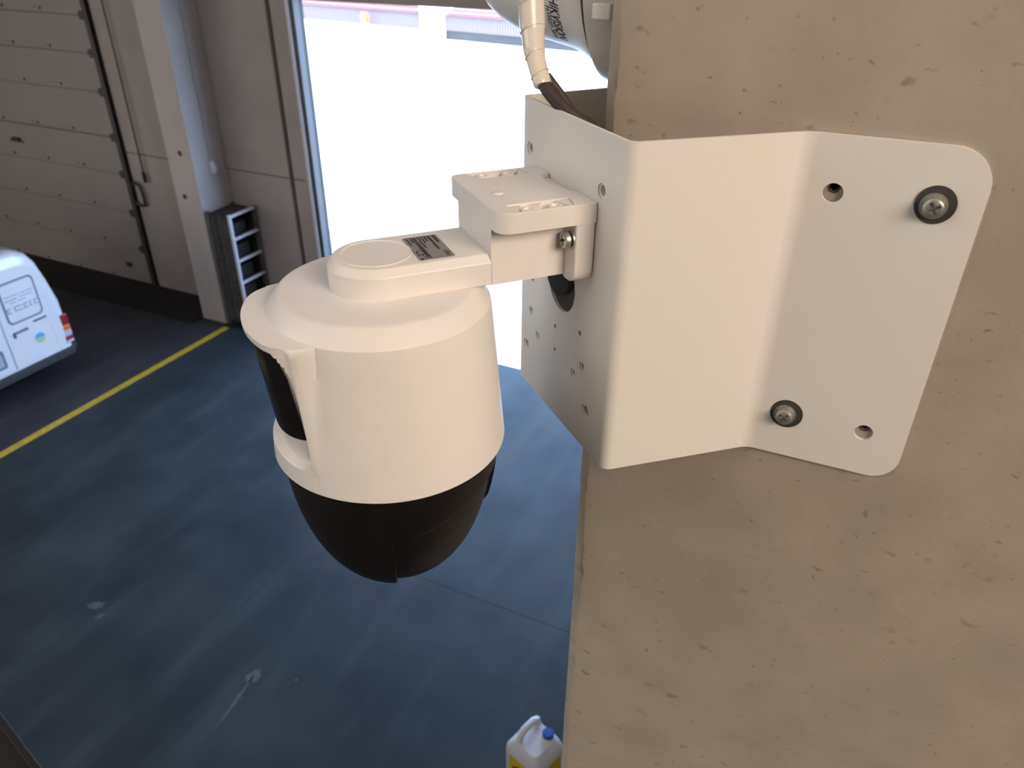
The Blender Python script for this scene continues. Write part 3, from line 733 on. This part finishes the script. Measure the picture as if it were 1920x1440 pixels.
dk = spline([(-0.2700, 0.6400, 4.6895), (-0.2610, 0.6365, 4.6795), (-0.2440, 0.6345, 4.6660), (-0.2250, 0.6360, 4.6540), (-0.2080, 0.6330, 4.6350), (-0.2000, 0.6230, 4.60), (-0.205, 0.615, 4.56)], 8)
MB().tube(cl(dk), 0.0058, 14).build('cable_sheath', MT['cable'], cb_)
dk2 = spline([(-0.2690, 0.6500, 4.6895), (-0.2560, 0.6500, 4.6760), (-0.2400, 0.6480, 4.6600), (-0.2180, 0.6440, 4.6480), (-0.212, 0.634, 4.60)], 8)
MB().tube(cl(dk2), 0.0042, 12).build('cable_sheath', MT['cable'], cb_)

# ------------------------------------------------------------------ white van (rear towards the hall centre)
VX = -8.40
van = empty('van', (VX, 4.44, 0)); tag(van, 'white panel van parked with its rear doors towards the yellow line', 'van')
sec = [(-0.76, 0.34), (-0.775, 0.60), (-0.765, 0.95), (-0.70, 1.25), (-0.635, 1.48), (-0.56, 1.60), (-0.42, 1.665), (0, 1.685)]
sec = sec + [(-y, z) for y, z in reversed(sec[:-1])]
def vsec(x, ky=1.0, kz=1.0): return [(x, y * ky, 0.34 + (z - 0.34) * kz) for y, z in sec]
rv_ = [vsec(-0.005, .93, .955), vsec(-0.025, .965, .975), vsec(-0.07, .99, .992), vsec(-0.20), vsec(-1.9), vsec(-2.6, 1, .97), vsec(-2.95, .97, .75), vsec(-3.7, .93, .60), vsec(-3.9, .85, .45)]
vb = MB().grid(rv_); ns = len(sec)
vb.f.append(tuple(range(ns))); vb.f.append(tuple(range((len(rv_) - 1) * ns, len(rv_) * ns)))
vb.f += [tuple([i * ns, (i + 1) * ns, (i + 1) * ns + ns - 1, i * ns + ns - 1]) for i in range(len(rv_) - 1)]
vbody = vb.build('body', MT['van'], van, angle=40)
MB().grid([[(x, y, z) for y, z in [(-0.50, 1.640), (-0.40, 1.676), (0, 1.692), (0.40, 1.676), (0.50, 1.640)]] for x in (-0.16, -1.8)]).build('roof_panel', MT['vanroof'], van)
def vdoor(s):
    # one rear door leaf; s = +1 right leaf (in the picture), -1 left leaf
    p = [(0.008, 0.36), (0.60, 0.36), (0.665, 0.42), (0.68, 0.62), (0.665, 0.95), (0.615, 1.22), (0.555, 1.42), (0.50, 1.485), (0.40, 1.51), (0.008, 1.525)]
    p = [(y * s, z) for y, z in p]
    if s < 0: p = p[::-1]
    return MB().prism(p, -0.02, 0.010, axis='x').build('rear_door', MT['van'], van, bevel=0.008, seg=2)
for s in (1, -1):
    d = vdoor(s)
    def Y(a): return a * s
    ya, yb = sorted((Y(0.085), Y(0.515)))
    MB().prism(rrect(ya, yb, 0.885, 1.375, 0.06), 0.006, 0.0125, axis='x').build('window_seal', MT['vangap'], d)
    MB().prism(rrect(ya + .022, yb - .022, 0.907, 1.353, 0.045), 0.006, 0.0150, axis='x').build('window_panel', MT['van'], d)
    if s > 0:
        pr = MB()
        def vbar(y0, y1, z, h): pr.box(0.0150, 0.0156, y0, y1, z, z + h)
        vbar(0.125, 0.30, 1.205, 0.010); vbar(0.32, 0.475, 1.205, 0.010)
        vbar(0.125, 0.27, 1.160, 0.014); vbar(0.30, 0.455, 1.165, 0.010)
        vbar(0.17, 0.25, 1.125, 0.010); vbar(0.27, 0.37, 1.128, 0.010)
        for y0, w in ((0.115, .05), (0.20, .10), (0.315, .055), (0.385, .03), (0.44, .045)):
            vbar(y0, y0 + w, 1.02, 0.014); vbar(y0, y0 + 0.014, 1.02, 0.062); vbar(y0, y0 + w, 1.068, 0.014)
        pr.build('door_print', MT['greyink'], d)
        MB().box(0.008, 0.02, 0.36, 0.52, 0.826, 0.840).build('grip_slot', MT['rubber'], d)
        MB().box(0.008, 0.035, 0.10, 0.27, 0.775, 0.797).box(0.008, 0.03, 0.095, 0.115, 0.730, 0.79).build('handle', MT['vangap'], d, bevel=0.004)
        MB().prism([(0.375 + 0.062 * math.cos(R_(a)), 0.615 + 0.062 * math.sin(R_(a))) for a in range(0, 181, 12)], 0.008, 0.0115, axis='x').build('sticker', MT['skyblue'], d)
        MB().prism([(0.375 + 0.062 * math.cos(R_(a)), 0.612 + 0.062 * math.sin(R_(a))) for a in range(180, 361, 12)], 0.008, 0.0115, axis='x').build('sticker', MT['pale'], d)
        fr = MB()
        fr.box(0.009, 0.0135, 0.12, 0.55, 0.708, 0.716).box(0.009, 0.0135, 0.555, 0.563, 0.44, 0.70)
        fr.build('pressed_line', MT['van'], d)
    else:
        MB().prism(rrect(-0.60, -0.085, 0.44, 0.66, 0.02), 0.006, 0.0125, axis='x').build('plate_recess', MT['vangap'], d)
        MB().prism(rrect(-0.59, -0.115, 0.47, 0.62, 0.01), 0.006, 0.016, axis='x').build('number_plate', MT['plate'], d)
    y0, y1 = sorted((Y(0.665), Y(0.775)))
    for (za, zb, mt) in ((0.62, 0.76, 'red'), (0.55, 0.62, 'orange'), (0.475, 0.55, 'clear'), (0.42, 0.475, 'red'), (0.385, 0.42, 'clear')):
        MB().box(-0.10, 0.004, y0, y1, za, zb).build('tail_lamp', MT[mt], van, bevel=0.01)
    MB().box(-0.25, -0.02, *sorted((Y(0.70), Y(0.80))), 0.27, 0.35).build('bumper_corner', MT['bumper'], van, bevel=0.02)
    for xw in (-0.62, -3.1):
        wl = MB().lathe([(0.12, -0.09), (0.26, -0.09), (0.29, -0.06), (0.29, 0.06), (0.26, 0.09), (0.12, 0.09), (0.12, -0.09)], 28, Matrix.Translation((xw, Y(0.64), 0.29)) @ Matrix.Rotation(R_(90), 4, 'X')).build('tyre', MT['tyre'], van)
        MB().lathe([(0, -0.07), (0.13, -0.07), (0.13, 0.07), (0, 0.07)], 20, Matrix.Translation((xw, Y(0.64), 0.29)) @ Matrix.Rotation(R_(90), 4, 'X')).build('rim', MT['steel'], van)
MB().prism([(-0.73, 0.245), (0.73, 0.245), (0.74, 0.335), (-0.74, 0.335)], -0.10, 0.035, axis='x').build('bumper', MT['bumper'], van, bevel=0.015)
MB().box(-3.6, -0.1, -0.62, 0.62, 0.20, 0.345).build('underbody', MT['tyre'], van)

# ------------------------------------------------------------------ shelf rack beside the column
rk = empty('shelf_rack', (-7.45, 7.2, 0)); tag(rk, 'grey shelving rack with a white front post standing beside the column', 'rack')
x0, x1, ya, yb, zt_ = -0.195, 0.20, -0.25, 0.235, 1.62
for (x, y, mt) in ((x0, ya, 'rack'), (x0, yb - .04, 'rack'), (x1 - .04, ya, 'rackwhite'), (x1 - .04, yb - .04, 'rack')):
    MB().box(x, x + .04, y, y + .04, 0, zt_).build('post', MT[mt], rk, bevel=0.004)
for k in range(6):
    z = zt_ - 0.03 - 0.305 * k
    if z < 0: break
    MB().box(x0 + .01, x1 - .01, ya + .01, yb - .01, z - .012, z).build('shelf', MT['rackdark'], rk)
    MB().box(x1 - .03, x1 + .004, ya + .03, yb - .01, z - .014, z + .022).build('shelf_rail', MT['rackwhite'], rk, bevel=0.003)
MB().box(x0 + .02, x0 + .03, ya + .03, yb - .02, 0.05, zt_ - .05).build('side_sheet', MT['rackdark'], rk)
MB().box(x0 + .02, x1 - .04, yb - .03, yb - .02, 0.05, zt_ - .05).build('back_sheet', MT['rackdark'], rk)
fr = [[], []]
for k in range(41):
    x = x0 + .05 + (x1 - x0 - .10) * k / 40; w = 0.008 * math.sin(k * 1.1) + 0.006 * math.sin(k * 2.7)
    fr[0].append((x, ya + 0.012 + w, 0.08)); fr[1].append((x, ya + 0.012 + w, zt_ - 0.04))
MB().grid(fr).build('front_cover', MT['rack'], rk)
rb_ = random.Random(5)
for k in range(1, 5):
    z = zt_ - 0.03 - 0.305 * k
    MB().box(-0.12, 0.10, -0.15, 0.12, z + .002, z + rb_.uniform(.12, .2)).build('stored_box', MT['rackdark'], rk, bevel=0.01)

# ------------------------------------------------------------------ jerrycan at the foot of the pillar
jg = empty('jerrycan', (-1.105, 2.765, 0), R_(-18)); jg.scale = (1.13, 1.13, 1.13); tag(jg, 'white plastic jerrycan with blue cap and yellow label on the floor', 'jerrycan')
def jrow(w, d, z, r=0.035): return [(p[0], p[1], z) for p in rrect(-w, w, -d, d, min(r, w * .9, d * .9), 5)]
lv = [(0.118, 0.108, 0.0), (0.128, 0.118, 0.015), (0.130, 0.120, 0.04), (0.130, 0.120, 0.235), (0.127, 0.117, 0.26), (0.110, 0.108, 0.295), (0.088, 0.095, 0.325)]
jr = [jrow(*l) for l in lv]; jb = MB().grid(jr, close=True); nj = len(jr[0]); jb.f.append(tuple(range(nj))); jb.f.append(tuple(range((len(jr) - 1) * nj, len(jr) * nj)))
jbody = jb.build('can_body', MT['jug'], jg, angle=45)
MB().tube([(-0.055, 0.085, 0.315), (-0.055, 0.075, 0.362), (-0.055, 0.05, 0.380), (-0.055, -0.03, 0.380), (-0.055, -0.06, 0.362), (-0.055, -0.075, 0.315)], 0.021, 12).build('grip', MT['jug'], jg)
MB().lathe([(0.038, 0.315), (0.034, 0.335), (0.030, 0.345), (0.0, 0.345)], 24, Matrix.Translation((0.048, 0.055, 0))).build('neck', MT['jug'], jg)
MB().lathe([(0.0, 0.342), (0.032, 0.342), (0.033, 0.346), (0.033, 0.366), (0.030, 0.371), (0, 0.372)], 24, Matrix.Translation((0.048, 0.055, 0))).build('cap', MT['bluecap'], jg)
for sgn in (1, -1):
    lb = MB().prism(rrect(-0.085, 0.085, 0.03, 0.225, 0.012), -0.0025, 0.0012, axis='x', M=Matrix.Rotation(R_(90 if sgn > 0 else -90), 4, 'Z') @ Matrix.Translation((0.120, 0, 0))).build('label_sheet', MT['jugyellow'], jg)
    MB().prism([(-0.06, 0.05), (0.06, 0.05), (0.06, 0.15), (0.0, 0.185), (-0.06, 0.14)], 0.0012, 0.0018, axis='x', M=Matrix.Rotation(R_(90 if sgn > 0 else -90), 4, 'Z') @ Matrix.Translation((0.120, 0, 0))).build('label_patch', MT['jugbrown'], lb)
for sgn in (1, -1):
    lb = MB().prism(rrect(-0.075, 0.075, 0.03, 0.225, 0.012), -0.0025, 0.0012, axis='x', M=Matrix.Rotation(R_(0 if sgn > 0 else 180), 4, 'Z') @ Matrix.Translation((0.130, 0, 0))).build('label_sheet', MT['jugyellow'], jg)
    MB().prism([(-0.05, 0.175), (-0.02, 0.12), (0.0, 0.11), (-0.02, 0.14), (-0.04, 0.18)], 0.0012, 0.0018, axis='x', M=Matrix.Rotation(R_(0 if sgn > 0 else 180), 4, 'Z') @ Matrix.Translation((0.130, 0, 0))).build('label_patch', MT['bumper'], lb)

# ------------------------------------------------------------------ work platform the photo is taken from (only its edge shows)
pf = empty('work_platform', (-1.41, 0.466, 0), math.atan2(0.4431 - 0.4885, 1.5073 - 1.3207))
tag(pf, 'dark red-brown edge of a work platform in the lower left corner', 'platform')
MB().box(-1.4, 1.15, -1.6, 0.0, 3.12, 3.25).build('deck', MT['deck'], pf, bevel=0.004)
MB().box(-1.4, 1.15, -0.012, 0.004, 3.06, 3.262).build('edge_strip', MT['deck'], pf, bevel=0.003)
for k in range(3):
    z = 0.35 + 0.92 * k
    for s in (1, -1):
        MB().tube([(-1.2, -0.8 + 0.05 * s, z + (0 if s > 0 else .9)), (0.9, -0.8 + 0.05 * s, z + (0.9 if s > 0 else 0))], 0.04, 8).build('scissor_bar', MT['deck'], pf)
MB().box(-1.35, 1.05, -1.5, -0.1, 0.08, 0.36).build('base', MT['deck'], pf, bevel=0.02)
for (x, y) in ((-1.1, -1.4), (-1.1, -0.2), (0.8, -1.4), (0.8, -0.2)):
    MB().lathe([(0, -0.05), (0.13, -0.05), (0.13, 0.05), (0, 0.05)], 20, Matrix.Translation((x, y, 0.13)) @ Matrix.Rotation(R_(90), 4, 'X')).build('wheel', MT['tyre'], pf)

# ------------------------------------------------------------------ yard and buildings outside
MB().box(-70, 60, YW + 0.12, 80, -0.3, 0.0).build('ground_yard', MT['yard'], kind='structure')
P0 = Vector((-18.40, 35.46, 0)); FA_ = R_(-8)
def outside(name, label, cat, s0):
    o = empty(name, P0 + Vector((math.cos(FA_), math.sin(FA_), 0)) * s0, FA_); tag(o, label, cat); return o
def corrugated(w, z0, z1, pitch=0.155):
    r0 = []; r1 = []; n = int(w / pitch) * 4
    prof_ = [0, 0.075, 0.075, 0]
    for k in range(n + 1):
        x = w * k / n; y = -prof_[k % 4]; r0.append((x, y, z0)); r1.append((x, y, z1))
    return MB().grid([r0, r1])
def shed(name, label, s0, w, zc, dark):
    o = outside(name, label, 'building', s0)
    MB().box(0, w, 0.0, 0.25, 0.0, zc).build('plinth', MT['bluegrey' if dark else 'fencewall'], o)
    corrugated(w, zc, 1.10).build('corrugated_sheet', MT['fence'], o, angle=20)
    MB().box(0, w, 0.05, 0.2, zc, 1.10).build('sheet_backing', MT['fencewall'], o)
    # tiled roof in courses: one row of round tiles per course
    for c in range(6):
        t = MB(); pts0 = []; pts1 = []; n = int(w / 0.11)
        for k in range(n * 4 + 1):
            x = w * k / (n * 4); b_ = 0.035 * abs(math.sin(k * math.pi / 4))
            pts0.append((x, -0.12 + 0.40 * c, 1.06 + 0.13 * c + b_)); pts1.append((x, 0.32 + 0.40 * c, 1.17 + 0.13 * c + b_))
        t.grid([pts0, pts1]).build('tile_course', MT['tiles'], o)
shed('yard_shed', 'low white corrugated shed with red roof across the yard, left of the white pier', -22.0, 18.45, 0.36, False)
shed('yard_shed', 'low corrugated shed with blue-grey plinth and red roof, right of the white pier', -2.05, 24.0, 0.42, True)
pr = outside('yard_pier', 'plain white masonry pier between the two corrugated sheds across the yard', 'pier', -3.5)
MB().box(0, 1.42, -0.25, 0.4, 0, 3.2).build('pier_shaft', MT['fencewall'], pr, bevel=0.02)
MB().box(-0.06, 1.48, -0.31, 0.46, 3.2, 3.32).build('pier_cap', MT['fencewall'], pr, bevel=0.02)
bs = outside('orange_shrub', 'small orange blossom shrub in front of the left corrugated shed', 'shrub', -6.85)
rb2 = random.Random(11); lf = MB()
for k in range(70):
    a, b_, c = rb2.uniform(-.22, .22), rb2.uniform(-.2, .0), rb2.uniform(.50, 1.0)
    lf.lathe([(0, -.035), (.05, 0), (0, .035)], 5, Matrix.Translation((a * (1.1 - abs(c - .75)), b_ - .5, c)) @ Matrix.Rotation(rb2.uniform(0, 3), 4, 'X'))
lf.build('blossom', MT['orange'], bs)
MB().tube([(0, -.6, 0), (0.02, -.6, 0.3), (0.0, -.6, 0.7)], 0.02, 6).build('stem', MT['fencewall'], bs)
MB().tube([(-0.1, -.62, 0), (0.0, -.6, 0.25), (-.1, -.6, 0.6)], 0.015, 6).build('stem', MT['fencewall'], bs)
